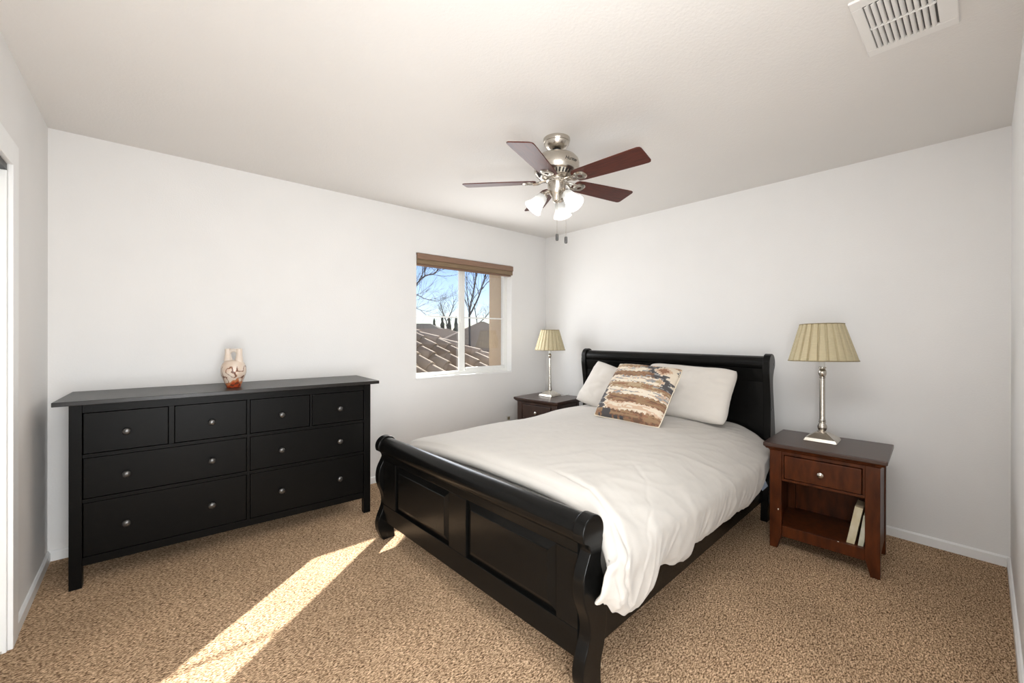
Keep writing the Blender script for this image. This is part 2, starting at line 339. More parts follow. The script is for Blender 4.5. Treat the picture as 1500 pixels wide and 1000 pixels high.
# ceiling vent
VX0, VX1, VY0, VY1 = -1.745, -1.335, -3.411, -3.155
vt = thing('ceiling_vent', 'white louvred air vent on the ceiling near the front wall', 'vent', (0, 0, H))
b = MB(); ix0, ix1, iy0, iy1 = -1.695, -1.383, -3.362, -3.188
b.box(VX0, ix0, VY0, VY1, -0.010, 0).box(ix1, VX1, VY0, VY1, -0.010, 0).box(ix0, ix1, VY0, iy0, -0.010, 0).box(ix0, ix1, iy1, VY1, -0.010, 0)
b.box(-1.541, -1.533, iy0, iy1, -0.013, -0.002)
b.make('vent_frame', 'ventpaint', vt, bevel=0.004)
MB().box(ix0, ix1, iy0, iy1, -0.0008, -0.0002).make('vent_opening', 'duct', vt, smooth=False)
first = None
for (xa, xb) in ((ix0, -1.541), (-1.533, ix1)):
    for k in range(10):
        y = iy1-0.004-k*(iy1-iy0-0.006)/10
        if first is None:
            prof = [(0, -0.013), (-0.005, -0.0125), (-0.010, -0.009), (-0.0125, -0.003), (-0.0115, -0.003), (-0.009, -0.0078), (-0.0045, -0.011), (0, -0.0115)]
            first = MB().prism(prof, 0, 0.152, 'x').make('louvre', 'ventpaint', vt); first.location = (xa, y, 0)
        else: dup(first, location=(xa, y, 0))

# ---------------------------------------------------------------- dresser
dr = thing('dresser', 'wide black wooden dresser with eight drawers against the back wall', 'dresser', (-3.881, -0.479, 0), R(-2.6))
DW, DD, DZ = 1.507, 0.43, 0.925
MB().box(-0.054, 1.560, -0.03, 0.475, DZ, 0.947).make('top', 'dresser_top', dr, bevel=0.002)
for i, (x0, y0) in enumerate(((0, 0), (DW-0.047, 0), (0, DD-0.047), (DW-0.047, DD-0.047))):
    if i == 0: lg = MB().box(0, 0.047, 0, 0.047, 0, DZ).make('leg', 'dresser', dr, bevel=0.002)
    else: lg2 = dup(lg, location=(x0, y0, 0))
b = MB(); b.box(0.047, DW-0.047, 0.006, 0.028, 0.881, DZ).box(0.047, DW-0.047, 0.006, 0.028, 0.108, 0.149)
b.box(0.047, 0.752, 0.006, 0.028, 0.6515, 0.6705).box(0.764, DW-0.047, 0.006, 0.028, 0.6515, 0.6705).box(0.047, 0.752, 0.006, 0.028, 0.4245, 0.4435).box(0.764, DW-0.047, 0.006, 0.028, 0.4245, 0.4435)
b.box(0.750, 0.766, 0.004, 0.028, 0.149, 0.881)
b.box(0.383, 0.407, 0.008, 0.028, 0.6705, 0.881).box(1.105, 1.119, 0.006, 0.028, 0.6705, 0.881)
b.make('face_frame', 'dresser', dr, bevel=0.001)
MB().box(0.012, 0.03, 0.047, DD-0.047, 0.11, DZ).make('side_panel', 'dresser', dr, smooth=False)
MB().box(DW-0.03, DW-0.012, 0.047, DD-0.047, 0.11, DZ).make('side_panel', 'dresser', dr, smooth=False)
MB().box(0.047, DW-0.047, DD-0.02, DD-0.01, 0.11, DZ).box(0.047, DW-0.047, 0.03, DD-0.02, 0.11, 0.12).make('carcass', 'gap', dr, smooth=False)
rows = [(0.6735, 0.8775, ((0.0505, 0.380), (0.410, 0.747), (0.769, 1.102), (1.122, 1.4575))),
        (0.4465, 0.6485, ((0.0505, 0.747), (0.769, 1.4575))), (0.152, 0.4215, ((0.0505, 0.747), (0.769, 1.4575)))]
kn = {0: (0.212, 0.577, 0.939, 1.294)}
first_knob = None
for ri, (z0, z1, cols) in enumerate(rows):
    for ci, (x0, x1) in enumerate(cols):
        d = MB().box(x0, x1, 0.009, 0.029, z0, z1).make('drawer', 'dresser', dr, bevel=0.0015)
        ks = (kn[0][ci],) if ri == 0 else ((0.212, 0.578) if ci == 0 else (0.938, 1.294))
        kz = (0.769, 0.544, 0.285)[ri]
        for kx in ks:
            if first_knob is None:
                mm = Matrix.Rotation(R(90), 4, 'X')
                k = first_knob = MB().lathe([(0.007, 0), (0.007, 0.010), (0.014, 0.013), (0.0185, 0.018), (0.0185, 0.022), (0.013, 0.0275), (0.004, 0.029)], 20, mm).make('knob', 'knob', d, smooth=True)
                k.location = (kx, 0.009, kz)
            else:
                k = dup(first_knob, location=(kx, 0.009, kz)); k.parent = d

# vase on dresser
def color_attr(me, fn):
    at = me.color_attributes.new('pattern', 'FLOAT_COLOR', 'POINT')
    for i, v in enumerate(me.vertices): at.data[i].color = (*fn(v.co), 1)
va = thing('wedding_vase', 'cream pottery vase with two joined spouts and brown veining on the dresser', 'vase', (-3.180, -0.355, 0.947), R(-34))
b = MB()
prof = smoothpoly([(0.001, 0), (0.034, 0.0), (0.040, 0.012), (0.052, 0.045), (0.066, 0.085), (0.068, 0.110), (0.064, 0.136), (0.054, 0.156), (0.040, 0.168), (0.015, 0.170), (0.001, 0.170)], 4, False)
b.lathe([(max(0.0005, r), z) for r, z in prof], 48)
body = b.make('body', 'vase', va, smooth=True)
def vcol(co):
    th_ = math.atan2(co.y, co.x); z = co.z
    base = Vector((0.60, 0.46, 0.36)); cream = Vector((0.68, 0.59, 0.50))
    c = base.lerp(cream, max(0, min(1, 0.5+noise.noise(co*30))))
    f = noise.noise(Vector((co.x*26+5, co.y*26, z*22))); g = noise.noise(Vector((co.x*60, co.y*60+3, z*55)))
    if z < 0.135 and abs(f+g*0.25) < 0.055: c = Vector((0.10, 0.035, 0.018))
    if z < 0.135 and 0.055 < abs(f+g*0.25) < 0.085: c = Vector((0.34, 0.15, 0.075))
    low = z+0.03*noise.noise(Vector((co.x*50, co.y*50, 1)))+0.016*math.sin(3*th_+1.0)
    if low < 0.030: c = Vector((0.38, 0.055, 0.015)) if g > 0 else Vector((0.12, 0.03, 0.015))
    elif low < 0.045: c = Vector((0.45, 0.17, 0.07))
    return c
bm2 = bmesh.new(); bm2.from_mesh(body.data); bmesh.ops.subdivide_edges(bm2, edges=bm2.edges, cuts=2, use_grid_fill=True); bm2.to_mesh(body.data); bm2.free()
for p in body.data.polygons: p.use_smooth = True
color_attr(body.data, vcol)
for sx in (-1, 1):
    b = MB(); pts = smoothpoly([(sx*0.026, 0, 0.135), (sx*0.031, 0, 0.165), (sx*0.033, 0, 0.200), (sx*0.034, 0, 0.243)], 4, False)
    n_ = len(pts); b.tube(pts, [0.030-0.014*min(1, i/(n_*0.7)) for i in range(n_)], 20, cap=False)
    sp = b.make('spout', 'vase', va, smooth=True); color_attr(sp.data, lambda co: (0.66, 0.56, 0.47))
b = MB(); b.tube(smoothpoly([(-0.026, 0, 0.216), (-0.012, 0, 0.231), (0.012, 0, 0.231), (0.026, 0, 0.216)], 4, False), 0.011, 12)
hd = b.make('handle', 'vase', va, smooth=True); color_attr(hd.data, lambda co: (0.68, 0.60, 0.52))

# ---------------------------------------------------------------- bed
BO = Vector((-2.4875, -1.765, 0)); BR = R(2.0)
bed = thing('sleigh_bed', 'black sleigh bed with paneled footboard and scrolled headboard', 'bed', BO, BR)
YL, YR, PT = 0.805, -0.805, 0.05
def circ(cx, cz, r, a0, a1, n): return [(cx+r*math.cos(R(a0+(a1-a0)*i/n)), cz+r*math.sin(R(a0+(a1-a0)*i/n))) for i in range(n+1)]
# footboard post profile (x,z): scroll on top, S curve front edge
front = smoothpoly([(0.032, 0.0), (0.018, 0.03), (0.001, 0.07), (-0.002, 0.11), (0.010, 0.155), (0.030, 0.200), (0.038, 0.240), (0.030, 0.290), (0.008, 0.345), (0.000, 0.395), (0.008, 0.450), (0.032, 0.498), (0.040, 0.520), (0.028, 0.545)], 4, False)
scroll = circ(0.060, 0.583, 0.062, 205, -25, 22)
back = smoothpoly([(0.118, 0.545), (0.108, 0.500), (0.105, 0.460), (0.125, 0.400), (0.140, 0.320), (0.142, 0.240), (0.128, 0.165), (0.108, 0.110), (0.104, 0.060), (0.112, 0.0)], 4, False)
FP = front+scroll+back
for y0 in (YL-PT, YR): MB().prism(FP, y0, y0+PT, 'y').make('foot_post', 'black', bed, bevel=0.005, bseg=3)
mm = Matrix.Rotation(R(90), 4, 'X')
b = MB(); b.prism(circ(0.060, 0.583, 0.053, 0, 345, 30), YR+PT, YL-PT, 'y'); b.make('top_rail', 'black', bed)
b = MB()
px, pf = 0.046, 0.036
# framed front: rails and stiles around two raised panels
b.box(0.046, 0.085, YR+PT, YL-PT, 0.125, 0.56)                       # backing board
b.box(0.030, 0.046, YR+PT, YL-PT, 0.502, 0.545); b.box(0.030, 0.046, YR+PT, YL-PT, 0.125, 0.228)
b.box(0.030, 0.046, YL-PT-0.155, YL-PT, 0.228, 0.502); b.box(0.030, 0.046, YR+PT, YR+PT+0.10, 0.228, 0.502); b.box(0.030, 0.046, -0.095, 0.045, 0.228, 0.502)
b.make('footboard', 'black', bed, bevel=0.003)
for (y0, y1) in ((0.047, 0.598), (-0.653, -0.097)):
    b = MB(); z0, z1 = 0.230, 0.500; i1, i2 = 0.010, 0.036
    def q(d, x): return [(x, y0+d, z0+d), (x, y1-d, z0+d), (x, y1-d, z1-d), (x, y0+d, z1-d)]
    rings = [[b.b.verts.new(Vector(v)) for v in q(d, x)] for d, x in ((0, 0.0455), (0.004, 0.043), (i2, 0.033), (i2+0.003, 0.029))]
    for A, B in zip(rings, rings[1:]):
        for k in range(4): b.b.faces.new((A[k], A[(k+1) % 4], B[(k+1) % 4], B[k]))
    b.b.faces.new(rings[-1]); b.make('raised_panel', 'black', bed, smooth=False)
for y0 in (0.735, -0.775): MB().box(0.11, 2.10, y0, y0+0.035, 0.135, 0.34).make('side_rail', 'black', bed, bevel=0.003)
# headboard
hfront = smoothpoly([(2.060, 0), (2.075, 0.15), (2.105, 0.40), (2.125, 0.62), (2.128, 0.80), (2.112, 0.93), (2.100, 1.00), (2.098, 1.05)], 4, False)
hscroll = circ(2.168, 1.082, 0.068, 190, -30, 22)
hback = smoothpoly([(2.215, 1.035), (2.192, 0.985), (2.190, 0.92), (2.210, 0.80), (2.238, 0.62), (2.245, 0.45), (2.225, 0.25), (2.20, 0.0)], 4, False)
HP = hfront+hscroll+hback
for y0 in (YL-0.045, YR): MB().prism(HP, y0, y0+0.045, 'y').make('head_post', 'black', bed, bevel=0.005, bseg=3)
for y in (YR-0.0015,):
    for (x_, z_) in ((2.21, 1.075), (2.165, 0.76)):
        MB().lathe([(0.007, 0), (0.007, 0.0015)], 12, Matrix.Translation((x_, y+0.0015, z_)) @ Matrix.Rotation(R(90), 4, 'X')).make('bolt_cap', 'knob', bed)
b = MB(); b.prism(circ(2.168, 1.078, 0.055, 0, 345, 30), YR+0.045, YL-0.045, 'y'); b.make('top_rail', 'black', bed)
b = MB()
def hx(z):   # leaning/curved front surface
    return 2.135+0.0*z
sec = [(2.150, 0.30), (2.150, 0.62), (2.148, 0.80), (2.136, 0.95), (2.130, 1.06), (2.175, 1.06), (2.170, 0.95), (2.180, 0.80), (2.185, 0.62), (2.185, 0.30)]
b.prism(sec, YR+0.045, YL-0.045, 'y')
b.prism([(2.130, 0.955), (2.118, 1.00), (2.112, 1.045), (2.14, 1.045), (2.14, 0.955)], YR+0.045, YL-0.045, 'y')
for (y0, y1) in ((YR+0.045, YR+0.15), (YL-0.15, YL-0.045), (-0.05, 0.05)):
    b.prism([(2.137, 0.30), (2.137, 0.62), (2.135, 0.80), (2.128, 0.954), (2.15, 0.954), (2.16, 0.30)], y0, y1, 'y')
b.make('headboard', 'black', bed, bevel=0.003)
MB().box(0.15, 2.09, -0.73, 0.73, 0.24, 0.30).make('slat_base', 'blackmetal', bed, smooth=False)

# mattress
mtm = MB().box(0.15, 2.06, -0.735, 0.735, 0.30, 0.585).make('mattress', 'mattress', None, bevel=0.04, bseg=4)
mtm.location = BO; mtm.rotation_euler = (0, 0, BR); tag(mtm, 'mattress on the black sleigh bed, under the ivory duvet', 'mattress')

# ---------------------------------------------------------------- duvet
def interp(tab, x):
    if x <= tab[0][0]: return tab[0][1]
    for (a, fa), (b_, fb) in zip(tab, tab[1:]):
        if x <= b_:
            t = (x-a)/(b_-a); t = t*t*(3-2*t); return fa+(fb-fa)*t
    return tab[-1][1]
hemR = [(0.03, 0.405), (0.07, 0.345), (0.12, 0.295), (0.20, 0.255), (0.28, 0.245), (0.35, 0.27), (0.41, 0.325), (0.50, 0.315), (0.60, 0.285), (0.70, 0.265), (0.75, 0.30), (0.88, 0.305), (1.0, 0.290), (1.15, 0.30), (1.3, 0.29), (1.5, 0.285), (1.64, 0.30), (1.74, 0.335), (1.84, 0.39), (1.95, 0.43), (2.10, 0.44)]
hemL = [(0.05, 0.42), (0.3, 0.38), (0.8, 0.35), (1.4, 0.36), (2.06, 0.42)]
def ridge(n): return (1-abs(n))**3
creaseA = [(0.20, 0.235), (0.35, 0.225), (0.50, 0.20), (0.60, 0.17), (0.68, 0.125), (0.75, 0.13), (0.83, 0.165), (0.92, 0.20)]
creaseB = [(0.66, 0.075), (0.75, 0.085), (0.84, 0.110), (0.93, 0.135)]
creaseC = [(0.30, 0.62), (0.42, 0.56), (0.52, 0.46), (0.62, 0.33), (0.72, 0.27), (0.82, 0.30)]
def duvet():
    NX, NT = 300, 280; curl = [[] for _ in range(6)]
    b = bmesh.new(); grid = []
    for i in range(NX+1):
        u = i/NX; row = []
        for j in range(NT+1):
            t = -1+2*j/NT; s = -1 if t < 0 else 1; a = abs(t)
            right = t < 0
            # side drape starts a bit further toward the foot corner than the top
            aa = 0.80*min(1, max(0, (a-0.50)/0.12))+0.20*min(1, max(0, (a-0.62)/0.2))
            x0 = 0.172-(0.112*aa if right else 0.03*aa); x1 = 2.095
            x = x0+(x1-x0)*u
            hem = interp(hemR if right else hemL, x)
            bo = interp([(0, 0.022), (0.10, 0.03), (0.5, 0.03), (1.5, 0.032), (1.85, 0.032), (2.1, 0.01)], x) if right else 0.0
            top = 0.692+0.010*math.sin(x*2.4)
            if x > 1.85: top -= 0.015*(x-1.85)/0.25
            sf = interp([(0, 0.0), (0.5, 0.4), (1.2, 1.0), (2.1, 1.0)], x) if right else 0.3
            zl = hem+0.045; z5 = top-0.10-0.02*sf; z6 = z5+0.34*(zl-z5); mid = z5+0.68*(zl-z5)
            dl = interp([(0, 0.015), (0.6, 0.036), (1.1, 0.034), (1.8, 0.0), (2.1, -0.012)], x)
            ctl = [(-0.1, top-0.004), (0.0, top), (0.30, top-(0.002 if right else 0.012+dl*0.3)), (0.52, top-(0.010+0.006*sf if right else 0.026+dl*0.7)), (0.68, top-(0.035+0.02*sf if right else 0.052+dl)), (0.785, z5-(0 if right else dl)), (0.842+bo*0.8, z6), (0.850+bo, mid), (0.842+bo, hem+0.045), (0.815+bo, hem), (0.80+bo, hem-0.02)]
            def crv(t_):
                t_ = max(0.0, min(0.99999, t_))*8; k_ = int(t_); f_ = t_-k_
                p0, p1, p2, p3 = ctl[k_], ctl[k_+1], ctl[k_+2], ctl[k_+3]
                return [0.5*((2*p1[q])+(-p0[q]+p2[q])*f_+(2*p0[q]-5*p1[q]+4*p2[q]-p3[q])*f_*f_+(-p0[q]+3*p1[q]-3*p2[q]+p3[q])*f_**3) for q in (0, 1)]
            if right and x < 0.3: q_ = (0.3-x)/0.3; ctl[5] = (0.785+0.02*q_, z5); ctl[6] = (ctl[6][0]+0.022*q_, z6)
            y, z = crv(a); ya, za = crv(a-0.01); yb, zb = crv(a+0.01)
            nrm = Vector((0, s*(za-zb), yb-ya)).normalized()
            y *= s
            # puffy end at the foot and at the head
            e = min(1, (x-x0)/0.10)
            rd = math.sqrt(max(0, 1-(1-e)**2))
            k_ = min(1, max(0, (a-0.55)/0.2)); z -= (1-rd)*0.035*(1-k_)
            # folds on the drape: vertical pleats growing to the hem
            dr_ = max(0, (a-0.60)/0.40)
            ph = x*1.0+0.10*dr_
            f = 0
            if right:
                f += 0.005*dr_*math.sin(ph*21+4*noise.noise(Vector((ph*3, 0, 1))))
                f += 0.006*min(1, dr_*1.6)*(ridge(noise.noise(Vector((ph*15+dr_*1.5, dr_*0.9, 4.2))))-0.4)
            else: f += 0.012*dr_*math.sin(ph*17)
            # long soft creases over the top, running from the pillows diagonally to the right edge
            q1 = x*0.92-y*0.38; q2 = x*0.38+y*0.92
            tw = ridge(noise.noise(Vector((q1*2.0+3, q2*7.5+1.5*noise.noise(Vector((q1*1.3, q2*1.3, 0))), 2.0))))
            tw2 = ridge(noise.noise(Vector((q1*4.5, q2*17, 9.0))))
            tp = max(0.25, 1-0.5*dr_)
            edge = max(0.2, 1-0.75*(max(0, y+0.1)/0.6 if y > -0.1 else 0))
            f += (0.0045*(tw-0.45)+0.0036*(tw2-0.4))*tp*edge
            f += 0.012*noise.noise(Vector((x*1.8, y*1.8, 7)))
            f += 0.0010*noise.noise(Vector((x*30, y*30, z*30)))
            # fan of folds radiating off the right-hand foot corner
            if right:
                cx, cy = x-0.12, abs(y)-0.78
                ang = math.atan2(cx, 0.08+max(0, 0.66-z)+max(0, -cy)*0.8)
                near = math.exp(-(cx/0.35)**2)
                f += 0.004*near*math.sin(ang*12+1.0)*min(1, a/0.7)
                for tab, amp, wd_ in ((creaseA, 0.008, 0.007), (creaseB, 0.007, 0.006), (creaseC, 0.0025, 0.012)):
                    if tab[0][0] < a < tab[-1][0]:
                        en = min(1, (a-tab[0][0])/0.06, (tab[-1][0]-a)/0.05); dd_ = x-interp(tab, a)
                        f += en*amp*0.8*(-math.exp(-(dd_/wd_)**2)+0.35*math.exp(-((dd_-3.0*wd_)/(wd_*3.0))**2))
            f *= min(1, 0.15+(x-x0)/0.07)
            p = Vector((x, y, z))+nrm*f
            if right and x > 1.72: p.y = max(p.y, -0.878)
            if i == 0:
                nn = Vector((0, nrm.y, nrm.z))
                for c_ in range(6):
                    ph_ = PI*(6-c_)/6
                    rc_ = 0.030-0.019*aa
                    curl[c_].append(b.verts.new(p+Vector((-0.034*math.sin(ph_), 0, 0))-nn*rc_*(1-math.cos(ph_))))
            row.append(b.verts.new(p))
        if i == 0: grid.extend(curl)
        grid.append(row)
    for i in range(NX+6):
        for j in range(NT): b.faces.new((grid[i][j], grid[i+1][j], grid[i+1][j+1], grid[i][j+1]))
    bmesh.ops.recalc_face_normals(b, faces=b.faces)
    me = bpy.data.meshes.new('duvet'); b.to_mesh(me); b.free()
    if me.polygons[NT*NX//2+NT//2].normal.z < 0: me.flip_normals()
    o = link('duvet', me, 'duvet', None, smooth=True)
    so = o.modifiers.new('thick', 'SOLIDIFY'); so.thickness = 0.016; so.offset = -1
    so.use_rim = True
    o.location = BO; o.rotation_euler = (0, 0, BR)
    return o
dv = thing('duvet', 'rumpled ivory duvet draped over the sleigh bed', 'bedding', BO, BR)
du = duvet(); du.name = 'duvet_cover'; du.parent = dv; du.location = (0, 0, 0); du.rotation_euler = (0, 0, 0)
tg = MB(); tg.box(-0.028, 0.028, -0.0008, 0.0008, -0.06, 0.0)
tgo = tg.make('care_label', 'tag', dv, smooth=False); tgo.location = (1.80, -0.840, 0.362); tgo.rotation_euler = (R(-8), R(-25), R(-20))
tgo['label'] = 'blue-grey care label hanging from the hem'

# ---------------------------------------------------------------- pillows
def pillow_mesh(w_, h_, t_, N=44, dog=0.10, seed=0, wr=0.012, rc=0.0, pe=0.52, name='pillow'):
    b = bmesh.new(); layers = []
    for side in (1, -1):
        g = []
        for i in range(N+1):
            row = []
            for j in range(N+1):
                u = -1+2*i/N; v = -1+2*j/N
                px_ = u*w_/2*(1-dog*(1-u*u)*0+0); py_ = v*h_/2
                # edges bow inwards between pointed corners
                px_ *= 1-dog*0.55*(1-v*v)*abs(u)**3; py_ *= 1-dog*0.55*(1-u*u)*abs(v)**3
                cc_ = max(0, abs(u)+abs(v)-1.5)/0.5; px_ *= 1-rc*cc_**2; py_ *= 1-rc*cc_**2
                prof = max(0, (1-abs(u)**2.6)*(1-abs(v)**2.6))**pe
                z = side*t_/2*prof
                if 0 < i < N and 0 < j < N:
                    z += side*wr*prof*(noise.noise(Vector((u*2.2+seed, v*2.2, side*3)))+0.45*noise.noise(Vector((u*6+seed, v*6, side*5))))
                    ed = max(abs(u), abs(v)); z += side*0.004*math.sin((u if abs(v) > abs(u) else v)*26+seed)*max(0, (ed-0.72)/0.28)*(1-ed)*4
                row.append((px_, py_, z, u, v))
            g.append(row)
        layers.append(g)
    V = {}
    def vert(side, i, j):
        key = (0 if (i in (0, N) or j in (0, N)) else side, i, j)
        if key not in V:
            p = layers[0 if side == 1 else 1][i][j]; V[key] = b.verts.new((p[0], p[1], 0 if key[0] == 0 else p[2]))
        return V[key]
    for side in (1, -1):
        for i in range(N):
            for j in range(N):
                f = [vert(side, i, j), vert(side, i+1, j), vert(side, i+1, j+1), vert(side, i, j+1)]
                b.faces.new(f if side == 1 else f[::-1])
    me = bpy.data.meshes.new(name); b.to_mesh(me); b.free()
    return me
def frame_from(BL, BRt, TL):
    xax = (Vector(BRt)-Vector(BL)).normalized(); yy = (Vector(TL)-Vector(BL)); yax = (yy-xax*yy.dot(xax)).normalized(); z = xax.cross(yax)
    m_ = Matrix((xax, yax, z)).transposed().to_4x4(); return m_
def edge_tube(w_, h_, dog, r, offz=0, rc=0):
    pts = []; n = 24
    def P(u, v):
        x = u*w_/2*(1-dog*0.55*(1-v*v)*abs(u)**3); y = v*h_/2*(1-dog*0.55*(1-u*u)*abs(v)**3); q = 1-rc*(max(0, abs(u)+abs(v)-1.5)/0.5)**2; return (x*q, y*q, offz)
    for k in range(n): pts.append(P(-1+2*k/n, -1))
    for k in range(n): pts.append(P(1, -1+2*k/n))
    for k in range(n): pts.append(P(1-2*k/n, 1))
    for k in range(n+1): pts.append(P(-1, 1-2*k/n))
    return MB().tube(pts, r, 8, cap=False)

def place_pillow(name, label, me, mt, ctr, m_, cat='pillow', group=None):
    root = thing(name, label, cat, (0, 0, 0), 0, group); m_ = m_.copy(); m_.translation = Vector(ctr)
    root.matrix_world = m_
    o = link('pillow_cover', me, mt, root, smooth=True)
    return root
# right sleeping pillow
mr_ = frame_from((-0.66, -1.64, 0.70), (-0.67, -2.345, 0.685), (-0.47, -1.64, 1.03))
pr = place_pillow('bed_pillow', 'cream bed pillow leaning on the headboard nearest the lamp with the wide shade', pillow_mesh(0.71, 0.435, 0.19, seed=1, dog=0.11, rc=0.085, pe=0.5, wr=0.018), 'pillow', (-0.590, -2.002, 0.862), mr_, group='cream bed pillows')
ml_ = frame_from((-0.66, -1.00, 0.685), (-0.66, -1.62, 0.535), (-0.46, -1.00, 1.02))
lc_ = Vector((-0.655, -1.035, 0.688))+ml_.to_3x3() @ Vector((0.315, 0.205, 0.03))
pl = place_pillow('bed_pillow', 'cream bed pillow on the window side, half hidden behind the patterned cushion', pillow_mesh(0.65, 0.43, 0.18, seed=5, dog=0.11, rc=0.05, pe=0.52, wr=0.018), 'pillow', lc_, ml_, group='cream bed pillows')
# patterned cushion
cream = (0.68, 0.59, 0.47); sand = (0.42, 0.315, 0.20); tan = (0.29, 0.185, 0.105); rust = (0.27, 0.135, 0.08); peach = (0.55, 0.385, 0.27); char = (0.075, 0.07, 0.072); grey = (0.27, 0.27, 0.27); brown = (0.165, 0.095, 0.06)
bands = [(0.00, 'b'), (0.10, 'p'), (0.21, 'b'), (0.33, 'c2'), (0.44, 't'), (0.54, 'c2'), (0.66, 'b'), (0.76, 'c2'), (0.86, 't'), (0.925, 'c')]
def tpat(u, v):
    # u across 0..1, v up 0..1 ; quantised weave steps
    U = math.floor(u*150)/150; Vq = math.floor(v*92)/92
    v2 = Vq-0.05*math.sin(U*3.0)*0.3
    band = 'b'
    step = 0.022*(abs(((U*14) % 1)-0.5)*2-0.5)+0.02*noise.noise(Vector((U*4, 3, 3)))
    for z0, k in bands:
        if v2+step >= z0: band = k
    n1 = noise.noise(Vector((U*5, Vq*42, 1)))+0.35*noise.noise(Vector((U*25, Vq*60, 2))); n2 = noise.noise(Vector((U*13+7, Vq*52, 4)))+0.3*noise.noise(Vector((U*40, Vq*60, 2)))
    if band == 'b': c = brown if n1 > 0.18 else (rust if n1 > -0.02 else tan)
    elif band == 't': c = rust if n1 > 0.22 else (tan if n1 > -0.05 else sand)
    elif band == 'p': c = peach if n1 > 0.0 else cream
    elif band == 'c2': c = (0.72, 0.64, 0.52) if n1 > -0.1 else (peach if n2 > 0 else grey)
    else: c = cream if n2 > -0.15 else peach
    # serrated charcoal diagonal with small diamonds at the upper right, serrated charcoal edge at the lower left
    def tri(q): return abs((q % 1)-0.5)*2
    U2 = math.floor(u*90)/90; V2 = math.floor(v*46)/46
    ser = 0.075*(tri(V2*11.5)-0.5)
    dband = U2-(0.47+0.95*(0.97-V2))
    if V2 > 0.50:
        if dband+ser > -0.02:
            c = cream
            if abs(dband+ser-0.07) < 0.105: c = char if n2 > -0.3 else grey
            for (cu, cv, au, av, cc) in ((0.80, 0.83, 0.15, 0.10, rust), (0.62, 0.945, 0.07, 0.05, peach), (0.80, 0.62, 0.10, 0.065, sand), (0.95, 0.955, 0.09, 0.05, tan)):
                d = abs(U2-cu)/au+abs(V2-cv)/av
                if d < 0.55: c = cc
                elif d < 0.85: c = peach
                elif d < 1.0: c = cream
            if 0.10 < tri(U2*5+V2*3) < 0.30 and dband > 0.22 and n1 > -0.1 and c == cream: c = char if n2 > 0 else grey
        elif dband+ser > -0.10 and tri(V2*11.5) > 0.6: c = grey
    if 0.10 < V2 < 0.50:
        e_ = U2-(0.02+0.20*(0.5-V2))+0.05*(tri(V2*11.5)-0.5)
        if abs(e_) < 0.055: c = char if n2 > -0.3 else grey
        elif 0.055 <= e_ < 0.085: c = cream
    if V2 < 0.10:
        if 0.17 < U2+0.04*tri(V2*20) < 0.30 or (V2 < 0.035 and 0.08 < U2 < 0.50 and tri(U2*11) > 0.35): c = char
    return c
TW, TH = 0.50, 0.50
tme = pillow_mesh(TW, TH, 0.17, N=200, dog=0.06, seed=9, wr=0.010, rc=0.035, pe=0.5, name='cushion_cover')
color_attr(tme, lambda co: tpat(co.x/TW+0.5, co.y/TH+0.5))
mt_ = frame_from((-1.18, -1.655, 0.70), (-1.15, -2.135, 0.685), (-0.84, -1.585, 1.06))
cu = place_pillow('throw_cushion', 'square cushion woven in brown, cream and charcoal stripes, propped on the bed', tme, 'throw', (-0.985, -1.860, 0.872), mt_, cat='cushion')
edge_tube(TW-0.002, TH-0.002, 0.06, 0.0045, 0.0, 0.035).make('piping', 'piping', cu, smooth=True)

